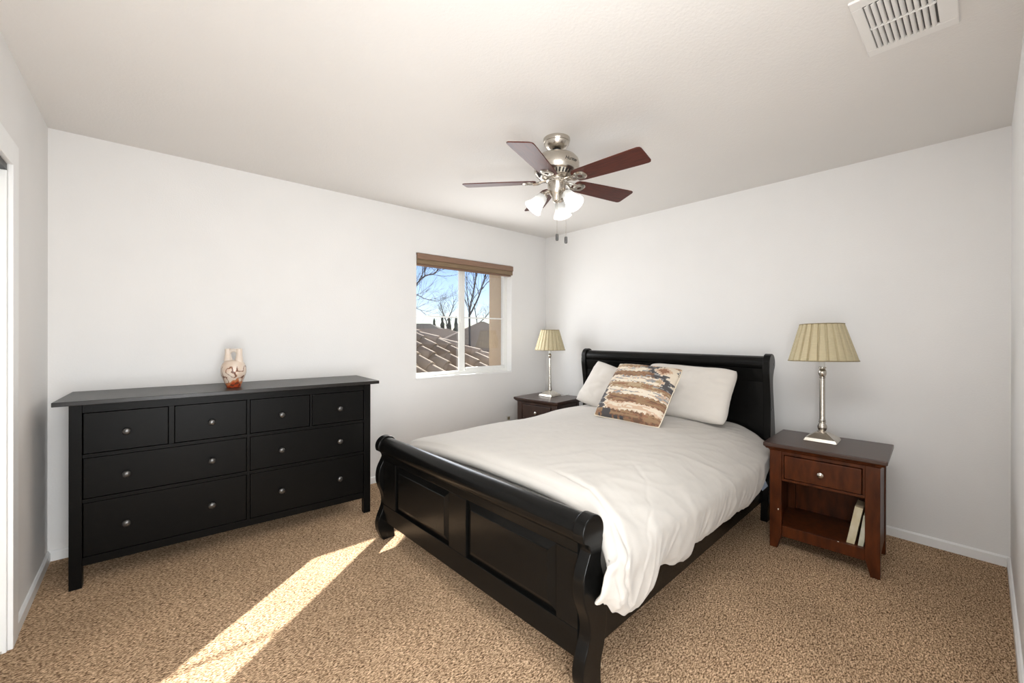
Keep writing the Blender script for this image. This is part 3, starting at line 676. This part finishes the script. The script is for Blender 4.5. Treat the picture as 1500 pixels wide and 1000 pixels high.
# ---------------------------------------------------------------- nightstands
def nightstand(label, loc, rz, wood, topm):
    # local: x = depth (away from the room), y = -width direction
    t = thing('nightstand', label, 'nightstand', loc, rz, 'nightstands either side of the bed')
    w_, d_ = 0.505, 0.40
    b = MB(); b.box(-0.028, 0.455, -w_-0.030, 0.030, 0.608, 0.632)
    b.make('top', topm, t, bevel=0.005, bseg=2)
    b = MB()
    def ring(dx, z): return [(-0.026+dx, 0.028-dx, z), (-0.026+dx, -w_-0.028+dx, z), (0.45-dx*0.3, -w_-0.028+dx, z), (0.45-dx*0.3, 0.028-dx, z)]
    rr = [[b.b.verts.new(Vector(v)) for v in ring(dx, z)] for dx, z in ((0.004, 0.608), (0.012, 0.597), (0.022, 0.592), (0.026, 0.585))]
    for A, B in zip(rr, rr[1:]):
        for k in range(4): b.b.faces.new((A[k], A[(k+1) % 4], B[(k+1) % 4], B[k]))
    b.b.faces.new(rr[0]); b.b.faces.new(rr[-1]); b.make('moulding', wood, t, smooth=False)
    def legp(sgn): # front profile in (y,z): outer edge straight, inner edge tapers at the foot
        o = 0.0; inn = 0.062
        pts = [(o, 0), (0.040, 0), (0.046, 0.03), (0.056, 0.065), (inn, 0.09), (inn, 0.585), (o, 0.585)]
        return [(-y if sgn > 0 else -w_+y, z) for y, z in pts]
    for sgn in (1, -1):
        MB().prism(legp(sgn), 0.0, 0.045, 'x').make('leg', wood, t, bevel=0.003)
    for sgn in (1, -1):
        MB().prism(legp(sgn), d_-0.045, d_, 'x').make('leg', wood, t, bevel=0.003)
    for y0 in (-0.022, -w_+0.006): MB().box(0.045, d_-0.045, y0, y0+0.016, 0.085, 0.585).make('side_panel', wood, t, smooth=False)
    MB().box(d_-0.020, d_-0.012, -w_+0.06, -0.06, 0.085, 0.585).make('back_panel', wood, t, smooth=False)
    b = MB(); b.box(0.004, 0.022, -w_+0.062, -0.062, 0.567, 0.585).box(0.004, 0.022, -w_+0.062, -0.062, 0.410, 0.424)
    b.box(0.006, 0.022, -0.072, -0.062, 0.424, 0.567).box(0.006, 0.022, -w_+0.062, -w_+0.072, 0.424, 0.567)
    b.box(0.022, d_-0.02, -w_+0.022, -0.022, 0.412, 0.420)
    b.make('face_frame', wood, t, bevel=0.0015)
    MB().box(0.024, d_-0.02, -w_+0.022, -0.022, 0.122, 0.138).box(0.008, 0.024, -w_+0.062, -0.062, 0.075, 0.138).make('shelf', wood, t, bevel=0.002)
    d = MB().box(-0.002, 0.018, -w_+0.0755, -0.0755, 0.4275, 0.5635).make('drawer', wood, t, bevel=0.004)
    k = MB().lathe([(0.006, 0), (0.006, 0.010), (0.015, 0.013), (0.017, 0.018), (0.013, 0.022), (0.010, 0.0225), (0.007, 0.027), (0.002, 0.028)], 24, Matrix.Rotation(R(-90), 4, 'Y')).make('knob', 'nickel_bright', d, smooth=True)
    k.location = (-0.002, -w_/2, 0.492)
    return t
RR = R(3.3)
nsr = nightstand('cherry red nightstand with two books on its open shelf, nearest the camera', (-0.735, -2.612, 0), RR, 'cherry', 'cherry_top')
nsl = nightstand('dark brown nightstand in the far corner between bed and window wall', (-0.675, -0.245, 0), R(7), 'walnut', 'walnut')
for (x, y, z, sc) in ((-0.0005, -0.045, 0.235, 1), (0.0075, -0.330, 0.1385, 1.3)):
    c_ = MB().ball((0, 0, 0), 0.004*sc, (0.25 if z > 0.2 else 1.0, 0.8, 1.4 if z > 0.2 else 0.3), 10).make('paint_chip', 'chip', nsr); c_.location = (x, y, z)
    c_['label'] = 'pale chip in the dark finish'

def w2(t, p):  # local -> world for things rotated about z
    a = t.rotation_euler[2]; return Vector((t.location[0]+p[0]*math.cos(a)-p[1]*math.sin(a), t.location[1]+p[0]*math.sin(a)+p[1]*math.cos(a), t.location[2]+p[2]))

# books: local x depth, lean towards -y
def book(label, yloc, th_, ht, dp, lean, col, col2):
    p = w2(nsr, (0.035, yloc, 0.1385))
    t = thing('book', label, 'book', p, 0, 'books on the nightstand shelf')
    t.rotation_euler = (lean, 0, RR)
    c = mat('book_cover', col, 0.6, nscale=30, col2=col2, nstretch=(1, 1, 0.5))
    b = MB(); b.box(0, dp, -0.002, 0, 0, ht).box(0, dp, -th_, -th_+0.002, 0, ht).box(0, 0.002, -th_+0.002, -0.002, 0, ht)
    b.make('cover', c, t, smooth=False)
    MB().box(0.002, dp-0.004, -th_+0.002, -0.002, 0.002, ht-0.003).make('pages', 'paper', t, smooth=False)
    return t
book('thick pale yellow book leaning to the right on the nightstand shelf', -0.362, 0.034, 0.212, 0.145, R(10), (0.62, 0.56, 0.42), (0.50, 0.42, 0.24))
book('thin cream book between the thicker book and the nightstand side', -0.411, 0.022, 0.170, 0.13, R(8), (0.62, 0.60, 0.50), (0.42, 0.42, 0.30))

# ---------------------------------------------------------------- table lamps
def table_lamp(label, loc, rz, rt_, rb_, h_, prof, zsh, tilt, base_w=0.165):
    t = thing('table_lamp', label, 'lamp', loc, rz, 'table lamps on the nightstands')
    b = MB(); hw = base_w/2
    rr = []
    for (q, z) in ((hw, 0), (hw, 0.005), (hw-0.008, 0.021), (hw-0.014, 0.024), (0.034, 0.050), (0.026, 0.054)):
        rr.append([b.b.verts.new(Vector(v)) for v in ((-q, -q, z), (q, -q, z), (q, q, z), (-q, q, z))])
    for A, B in zip(rr, rr[1:]):
        for k in range(4): b.b.faces.new((A[k], A[(k+1) % 4], B[(k+1) % 4], B[k]))
    b.b.faces.new(rr[0][::-1]); b.b.faces.new(rr[-1]); b.make('base', 'nickel', t, bevel=0.002, smooth=False)
    MB().lathe(prof, 32).make('stem', 'nickel', t)
    MB().lathe([(0.013, zsh-0.035), (0.0145, zsh-0.030), (0.0145, zsh+0.045), (0.011, zsh+0.05)], 20).ball((0, 0, zsh+0.10), 0.028, (1, 1, 1.25)).make('bulb_socket', 'plastic', t)
    NPL = 22
    def rf(a, z):
        q = (a*NPL/(2*PI)) % 1; k = (z+0.0001)/h_
        gap = 0.10+0.16*k
        return 1-0.075*(1 if q < gap else max(0, 1-(q-gap)*9))+0.012*math.sin(q*PI)
    b = MB(); n = 10
    b.lathe([(rb_+(rt_-rb_)*k/n, h_*k/n) for k in range(n+1)], NPL*16, cap=False, rf=rf)
    sh = b.make('lamp_shade', 'shade', t, smooth=False); sh.location = (0, 0, zsh); sh.rotation_euler = tilt
    so = sh.modifiers.new('thick', 'SOLIDIFY'); so.thickness = 0.0015
    for (r_, z) in ((rb_, 0.002), (rt_, h_-0.002)):
        b = MB(); n = 64
        b.tube([(r_*1.002*math.cos(2*PI*k/n), r_*1.002*math.sin(2*PI*k/n), z) for k in range(n+1)], 0.0032, 8, cap=False); b.make('shade_trim', 'shade_trim', sh)
    b = MB()
    for k in range(3):
        a = k*2*PI/3; b.tube([(0.010*math.cos(a), 0.010*math.sin(a), 0.06), (rt_*0.97*math.cos(a), rt_*0.97*math.sin(a), h_-0.012)], 0.0015, 6)
    b.make('shade_spider', 'nickel', sh)
    return t
profR = [(0.024, 0.052), (0.024, 0.058), (0.018, 0.062), (0.021, 0.068), (0.0245, 0.080), (0.0235, 0.092), (0.017, 0.106), (0.015, 0.110), (0.019, 0.113), (0.019, 0.119), (0.016, 0.121), (0.018, 0.126), (0.016, 0.130), (0.0150, 0.135), (0.0140, 0.385), (0.0165, 0.388), (0.0165, 0.392), (0.013, 0.395), (0.019, 0.405), (0.0215, 0.418), (0.0195, 0.432), (0.013, 0.443), (0.0195, 0.447), (0.0195, 0.451), (0.0125, 0.454), (0.0125, 0.475)]
profL = [(0.022, 0.052), (0.022, 0.060), (0.018, 0.063), (0.0215, 0.068), (0.0205, 0.078), (0.017, 0.10), (0.0145, 0.15), (0.0115, 0.28), (0.0095, 0.40), (0.014, 0.403), (0.009, 0.408), (0.0165, 0.418), (0.018, 0.428), (0.0155, 0.440), (0.009, 0.448), (0.013, 0.452), (0.009, 0.456), (0.009, 0.475)]
pR = w2(nsr, (0.262, -0.225, 0.632))
table_lamp('brushed nickel table lamp with wide pleated tan shade beside the books nightstand', (-0.457, -2.815, 0.632), R(3), 0.112, 0.176, 0.228, profR, 0.490, (R(-1.5), R(1.5), 0))
lpL = table_lamp('slender nickel table lamp with pleated tan shade in the far corner by the window', (-0.370, -0.424, 0.632), R(5), 0.097, 0.160, 0.215, profL, 0.487, (0, 0, 0), 0.17)
b = MB(); b.tube(smoothpoly([(0.08, -0.05, 0.004), (0.11, -0.09, 0.004), (0.10, -0.13, 0.012), (0.115, -0.15, 0.02), (0.14, -0.14, 0.01), (0.17, -0.10, 0.004)], 5, False), 0.0035, 8)
b.make('cord', 'plastic', lpL)

# ---------------------------------------------------------------- ceiling fan
FC = Vector((-1.763, -1.799, H))
fan = thing('ceiling_fan', 'brushed nickel ceiling fan with five mahogany blades and three lit glass shades', 'fan', FC)
MB().lathe([(0.050, -0.0002), (0.079, -0.0002), (0.080, -0.010), (0.077, -0.022), (0.0745, -0.024), (0.0725, -0.034), (0.062, -0.050), (0.046, -0.060), (0.034, -0.064), (0.030, -0.060)], 48).make('canopy', 'nickel', fan)
MB().ball((0, 0, -0.062), 0.026, (1, 1, 0.7)).lathe([(0.0105, -0.11), (0.0105, -0.06)], 16).make('downrod', 'blackmetal', fan)
MB().lathe([(0.02, -0.090), (0.05, -0.091), (0.085, -0.097), (0.112, -0.109), (0.128, -0.128), (0.133, -0.150), (0.133, -0.198), (0.129, -0.206), (0.119, -0.212), (0.103, -0.228), (0.082, -0.238), (0.06, -0.240)], 64).make('motor_housing', 'nickel', fan)
# cooling slots around the lower slope
for k in range(35):
    if k % 7 < 5:
        a = 2*PI*k/35+0.1
        mm = Matrix.Rotation(a, 4, 'Z') @ Matrix.Translation((0.1115, 0, -0.2205)) @ Matrix.Rotation(R(-45), 4, 'Y')
        MB().box(-0.0125, 0.0125, -0.0042, 0.0042, -0.0012, 0.0012, mm).make('cooling_slot', 'blackmetal', fan, smooth=False)
MB().lathe([(0.058, -0.238), (0.062, -0.242), (0.062, -0.250), (0.054, -0.256), (0.054, -0.260)], 48).make('flywheel', 'nickel_bright', fan)
MB().lathe([(0.050, -0.258), (0.054, -0.263), (0.052, -0.300), (0.047, -0.315), (0.040, -0.330), (0.028, -0.345), (0.024, -0.362), (0.018, -0.372), (0.008, -0.378)], 40).make('light_fitter', 'nickel', fan)
ba = -84
blade_me = iron_me = None
zb = -0.252
for k in range(5):
    a = R(ba+72*k)
    if k == 0:
        # outline of the blade in its own plane (x outwards)
        pts = [(0.135, -0.052), (0.175, -0.058), (0.30, -0.064), (0.50, -0.072), (0.540, -0.0725), (0.552, -0.068), (0.558, -0.056), (0.558, 0.056), (0.552, 0.068), (0.540, 0.0725), (0.50, 0.072), (0.30, 0.064), (0.175, 0.058), (0.135, 0.052), (0.122, 0.035), (0.120, 0), (0.122, -0.035)]
        bld = MB().prism(pts, -0.003, 0.003, 'z').make('fan_blade', 'mahogany', fan, bevel=0.0015, smooth=False)
        b = MB()
        # medallion with an opening, plus the arm to the flywheel
        n = 28; ro, ri = 0.040, 0.013
        b.lathe([(ri, -0.010), (ro-0.008, -0.011), (ro, -0.006), (ro, -0.0035), (ri, -0.0035), (ri, -0.010)], n, Matrix.Translation((0.165, 0, 0)), cap=False)
        b.tube(smoothpoly([(0.055, 0.0, 0.006), (0.085, 0.006, 0.002), (0.110, 0.018, -0.006), (0.140, 0.022, -0.008)], 4, False), 0.0065, 8)
        b.tube(smoothpoly([(0.055, 0.0, 0.006), (0.085, -0.006, 0.002), (0.110, -0.018, -0.006), (0.140, -0.022, -0.008)], 4, False), 0.0065, 8)
        for (sx_, sy_) in ((0.188, 0.018), (0.188, -0.018), (0.15, 0)): b.ball((sx_, sy_, -0.0115), 0.004, (1, 1, 0.5), 8)
        irn = b.make('blade_iron', 'nickel', fan)
    else: bld = dup(bld); irn = dup(irn)
    mm = Matrix.Translation((0, 0, zb)) @ Matrix.Rotation(a, 4, 'Z') @ Matrix.Rotation(R(-12), 4, 'X')
    bld.matrix_local = mm; irn.matrix_local = mm
# glass shades
LA = (27.5, 147.5, -92.5)
for k, dg in enumerate(LA):
    a = R(dg); rz = Matrix.Rotation(a, 4, 'Z')
    b = MB(); b.tube(smoothpoly([(0.035, 0, -0.318), (0.052, 0, -0.312), (0.066, 0, -0.322), (0.072, 0, -0.338)], 5, False), 0.0085, 10)
    axis = Matrix.Translation((0.072, 0, -0.332)) @ Matrix.Rotation(R(-40), 4, 'Y')   # local -z is outward-down
    b.lathe([(0.012, 0.006), (0.023, 0.000), (0.025, -0.010), (0.024, -0.018)], 24, axis)
    arm = b.make('light_arm', 'nickel', fan); arm.matrix_local = rz
    b = MB(); prof = smoothpoly([(0.023, -0.012), (0.030, -0.018), (0.035, -0.035), (0.038, -0.060), (0.045, -0.085), (0.056, -0.106), (0.059, -0.112)], 4, False)
    b.lathe(prof, 48, axis, cap=False, rf=lambda q, z: 1+0.012*math.cos(12*q))
    sh = b.make('glass_shade', 'frosted', fan, smooth=True); sh.matrix_local = rz; so = sh.modifiers.new('thick', 'SOLIDIFY'); so.thickness = 0.002
    b = MB(); b.ball((0, 0, -0.062), 0.020, (1, 1, 1.3), 16, axis); bu = b.make('light_bulb', 'bulb', fan, smooth=True); bu.matrix_local = rz
    lp_ = FC+(rz @ axis @ Vector((0, 0, -0.098)))
    lamp('fan_bulb_light', 'POINT', lp_, None, 0.9, (1.0, 0.985, 0.96), shadow_soft_size=0.02)
rv = Vector((0.752, -0.659, 0))
for off, zl in ((0.0, -0.567), (0.052, -0.583)):
    p = rv*off-Vector((0.66, 0.75, 0))*0.03
    ch = MB().tube([(p.x, p.y, -0.34), (p.x, p.y, zl)], 0.0012, 6).make('pull_chain', 'nickel', fan)
    MB().lathe([(0.003, 0.0), (0.0075, -0.003), (0.0085, -0.012), (0.0085, -0.036), (0.006, -0.041)], 16, Matrix.Translation((p.x, p.y, zl))).make('pull_fob', 'blackmetal' if False else 'knob', ch)
# maker's lettering on the motor housing
fc = bpy.data.curves.new('lettering', 'FONT'); fc.body = 'Hunter'; fc.size = 0.030; fc.shear = 0.35; fc.extrude = 0.0006; fc.align_x = 'CENTER'; fc.align_y = 'CENTER'
fo = bpy.data.objects.new('tmp', fc); C.objects.link(fo); dg_ = bpy.context.evaluated_depsgraph_get(); fme = bpy.data.meshes.new_from_object(fo.evaluated_get(dg_)); bpy.data.objects.remove(fo)
la = R(-98)   # direction on the housing facing the camera's right
for v in fme.vertices:
    x_, y_, z_ = v.co; aa = la+x_/0.1335; rr_ = 0.1338+z_
    v.co = Vector((rr_*math.cos(aa), rr_*math.sin(aa), -0.160+y_))
link('maker_lettering', fme, 'blackmetal', fan, smooth=False)

# ---------------------------------------------------------------- outside
MB().box(-30, 90, 0.5, 120, -3.0, -2.8).make('ground', 'ground', kind=ST, smooth=False)
def barrel_roof(name, mt, parent, P0, ud, vd, nu, nv, tw=0.27, tl=0.42, hb=0.115, clip=None):
    """P0 corner, ud unit vector along the eave, vd unit vector up the slope, nu columns, nv courses"""
    b = bmesh.new(); nrm = ud.cross(vd).normalized()
    if nrm.z < 0: nrm = -nrm
    for i in range(nu):
        for j in range(nv):
            c0 = P0+ud*(i+0.5)*tw+vd*(j+0.5)*tl
            if clip and not clip(c0): continue
            rows_ = []
            for v in (0.0, 1.08):
                lift = 0.030*(1-v); row = []
                for k in range(13):
                    q = k/12; 
                    if q < 0.72: hgt = math.sin(q/0.72*PI)**0.8*hb
                    else: hgt = -math.sin((q-0.72)/0.28*PI)*hb*0.15
                    row.append(b.verts.new(P0+ud*(i+q)*tw+vd*(j+v)*tl+nrm*(hgt+lift)))
                rows_.append(row)
            low = [b.verts.new(v.co-nrm*0.022) for v in rows_[0]]
            for k in range(12):
                b.faces.new((rows_[0][k], rows_[0][k+1], rows_[1][k+1], rows_[1][k])); b.faces.new((low[k], low[k+1], rows_[0][k+1], rows_[0][k]))
    bmesh.ops.recalc_face_normals(b, faces=b.faces)
    me = bpy.data.meshes.new(name); b.to_mesh(me); b.free(); return link(name, me, mt, parent)
tr_ = thing('tiled_roof', 'lower clay tiled roof just outside the window with a capped hip', 'roof')
hipA, hipB = Vector((-0.35, 3.94, 1.452)), Vector((1.30, 0.72, 0.486))
hd_ = (hipB-hipA)
def leftofhip(p): return (p.y-hipA.y)*hd_.x-(p.x-hipA.x)*hd_.y < 0.0
up_ = Vector((0, 1, 0.3)).normalized()
barrel_roof('roof_tiles', 'tile', tr_, Vector((-3.4, 0.45, 0.40)), Vector((1, 0, 0)), up_, 20, 10, clip=leftofhip)
b = MB()
v1 = [Vector((-3.4, 0.45, 0.36)), Vector((1.44, 0.45, 0.36)), Vector((-0.35, 3.94, 1.40)), Vector((-3.4, 3.94, 1.40))]
v2 = [Vector((1.44, 0.45, 0.36)), Vector((5.0, 1.9, -0.5)), Vector((3.2, 5.2, 0.4)), Vector((-0.35, 3.94, 1.40))]
for vv in (v1, v2): b.b.faces.new([b.b.verts.new(v) for v in vv])
for vv in (v1, v2): b.b.faces.new([b.b.verts.new(v-Vector((0, 0, 0.15))) for v in vv])
b.make('roof_deck', 'tile_grey', tr_, smooth=False)
n = 9
for k in range(n):
    p0 = hipA.lerp(hipB, k/n); p1 = hipA.lerp(hipB, (k+1.12)/n)
    c_ = MB().tube([p0+Vector((0, 0, 0.03)), p1+Vector((0, 0, 0.045))], [0.085, 0.10], 16).make('hip_cap', 'cap', tr_)

def house(label, ctr, ang, lx, ly, ez, rise, rm, ridge_len=None, wins=()):
    t = thing('house', label, 'house', (ctr[0], ctr[1], -2.8), ang, 'neighbouring houses beyond the window')
    e = ez+2.8
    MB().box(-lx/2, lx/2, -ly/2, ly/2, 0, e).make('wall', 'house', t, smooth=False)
    rl = (ridge_len if ridge_len is not None else lx-ly)/2
    o = 0.5; b = MB()
    A = [b.b.verts.new(v) for v in ((-lx/2-o, -ly/2-o, e-0.1), (lx/2+o, -ly/2-o, e-0.1), (lx/2+o, ly/2+o, e-0.1), (-lx/2-o, ly/2+o, e-0.1))]
    r0 = b.b.verts.new((-rl, 0, e+rise)); r1 = b.b.verts.new((rl, 0, e+rise))
    for f in ((A[0], A[1], r1, r0), (A[1], A[2], r1), (A[2], A[3], r0, r1), (A[3], A[0], r0), (A[3], A[2], A[1], A[0])): b.b.faces.new(f)
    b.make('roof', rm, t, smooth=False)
    MB().box(-lx/2-o, lx/2+o, -ly/2-o-0.06, -ly/2-o, e-0.28, e-0.08).make('eave_board', 'stucco', t, smooth=False)
    for (wx, wz, ww, wh) in wins:
        MB().box(wx-ww/2, wx+ww/2, -ly/2-0.02, -ly/2+0.01, wz, wz+wh).make('window', 'gap', t, smooth=False)
    return t
def at(px_, d): # plan position seen under a horizontal direction, d metres ahead
    X = (px_-750)/605.84; v = Vector((0.6589+X*0.7523, 0.7523-X*0.6589)); return (-3.578+d*v.x, -3.472+d*v.y)
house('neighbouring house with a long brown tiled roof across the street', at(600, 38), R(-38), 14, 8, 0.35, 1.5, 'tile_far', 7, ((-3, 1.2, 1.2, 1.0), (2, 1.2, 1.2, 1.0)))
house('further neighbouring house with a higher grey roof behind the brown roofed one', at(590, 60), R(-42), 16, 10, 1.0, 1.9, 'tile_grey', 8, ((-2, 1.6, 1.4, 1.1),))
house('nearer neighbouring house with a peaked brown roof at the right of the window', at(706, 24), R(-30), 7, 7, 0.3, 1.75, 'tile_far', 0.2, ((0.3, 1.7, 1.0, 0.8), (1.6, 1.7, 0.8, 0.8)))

def tree(name, label, base, limbs, depth, seed, mt, spread=0.55, cat='tree', r0=0.10, group=None, ntw=3, lfac=0.72, sph=0):
    rnd = random.Random(seed); b = MB()
    def grow(p, d, L, r, dep):
        n = 3; pts = [p]; q = p.copy(); dd = d.copy(); rad = [r]
        for i in range(n):
            dd = (dd+Vector((rnd.uniform(-1, 1), rnd.uniform(-1, 1), rnd.uniform(-0.4, 0.8)))*0.16).normalized(); q = q+dd*L/n; pts.append(q.copy()); rad.append(r*(1-0.32*(i+1)/n))
        b.tube(pts, rad, 6 if dep > 2 else 4, cap=False)
        if dep <= 0: return
        for k in range(ntw):
            i = rnd.randint(1, n); ax = Vector((rnd.uniform(-1, 1), rnd.uniform(-1, 1), rnd.uniform(-0.5, 1))).normalized()
            nd = (dd+ax*spread).normalized(); grow(pts[i], nd, L*lfac*rnd.uniform(0.75, 1.1), rad[i]*0.62, dep-1)
    for (pts, r) in limbs:
        pts = [Vector(p) for p in pts]; sp = [Vector(v) for v in smoothpoly([tuple(p) for p in pts], 3, False)]
        b.tube(sp, [r*(1-0.55*i/(len(sp)-1)) for i in range(len(sp))], 8, cap=False)
        for i in range(len(sp)//3, len(sp)):
            for k in range(2):
                ax = Vector((rnd.uniform(-1, 1), rnd.uniform(-1, 1), rnd.uniform(-0.2, 1))).normalized()
                dd = ((sp[i]-sp[i-1]).normalized()*0.7+ax*0.7).normalized()
                grow(sp[i], dd, r0*9, r*(1-0.55*i/(len(sp)-1))*0.36, depth)
    o = b.make(name, mt); tag(o, label, cat, group); return o
def at3(px_, y, d): a = at(px_, d); return (a[0], a[1], 1.28-(y-490.75)/605.84*d)
GR = -2.8
# right: tall bare tree with a forked trunk
tree('bare_tree', 'tall bare tree with forked trunks seen in the right window pane', None,
     [([(*at(690, 15), GR), at3(688, 490, 15), at3(688, 455, 15), at3(694, 425, 15), at3(700, 385, 15.3), at3(706, 330, 15.6)], 0.042),
      ([at3(688, 462, 15), at3(699, 440, 14.6), at3(706, 420, 14.5), at3(715, 388, 14.4), at3(722, 330, 14)], 0.032),
      ([at3(705, 425, 14.5), at3(714, 414, 14), at3(722, 408, 13.8), at3(735, 380, 13.5)], 0.015),
      ([at3(688, 455, 15), at3(684, 425, 15.4), at3(684, 385, 15.6)], 0.017)], 2, 11, 'bark', r0=0.085, group='bare trees beyond the window', ntw=2)
# left: branches reaching in from a nearer tree
tree('bare_tree', 'bare tree at the left window edge whose dark branches reach across the sky', None,
     [([(*at(560, 8), GR), at3(566, 500, 8), at3(580, 460, 8), at3(606, 422, 8), at3(622, 405, 8.1), at3(637, 401, 8.2), at3(644, 388, 8.3)], 0.021),
      ([at3(622, 405, 8.1), at3(622, 392, 8), at3(617, 375, 8)], 0.009),
      ([at3(585, 455, 8), at3(606, 433, 7.8), at3(622, 438, 7.7), at3(640, 442, 7.7)], 0.010),
      ([at3(590, 460, 8), at3(610, 452, 7.9), at3(624, 462, 7.9)], 0.008)], 2, 5, 'bark', r0=0.040, group='bare trees beyond the window', ntw=3)
tree('bare_tree', 'bushy leafless tree with a rounded twiggy crown above the far roofs, left pane', None,
     [([(*at(655, 50), GR), at3(655, 480, 50), at3(650, 462, 50), at3(645, 445, 50)], 0.09), ([at3(655, 470, 50), at3(662, 455, 50), at3(665, 440, 50)], 0.07)], 3, 3, 'twig', r0=0.125, spread=0.9, group='bare trees beyond the window', ntw=3)
tree('bare_tree', 'small twiggy tree right beside the forked trunk, above the peaked roof', None,
     [([(*at(700, 52), GR), at3(700, 485, 52), at3(694, 445, 52)], 0.10), ([at3(700, 475, 52), at3(712, 464, 52), at3(716, 458, 52)], 0.07)], 3, 8, 'twig', r0=0.11, spread=0.9, group='bare trees beyond the window', ntw=3)
b_ = [(636, 466, 80, 1.2), (648, 463, 84, 1.3), (658, 464, 92, 1.4), (668, 463, 98, 1.5)]
labs = ['dark conifer on the skyline, first from the left', 'dark conifer on the skyline, second from the left', 'dark conifer on the skyline, third from the left', 'dark conifer on the skyline, nearest the window mullion']
for (px_, y, d, r_), lb in zip(b_, labs):
    zt = 1.28-(y-490.75)/605.84*d; b = MB(); p = at(px_, d); rnd = random.Random(px_)
    N_ = 12; hh = zt+2.8
    b.lathe([(0.12, 0)]+[(max(0.03, (r_*0.75)*(1-k/N_)**0.6*(1.0 if k % 2 else 0.7)), 0.5+(hh-0.5)*k/N_) for k in range(N_)]+[(0.02, hh)], 9, rf=lambda a, z: 1+0.25*math.sin(a*4+z*3))
    o = b.make('conifer', 'conifer'); o.location = (p[0], p[1], GR); tag(o, lb, 'tree', 'conifers on the skyline')
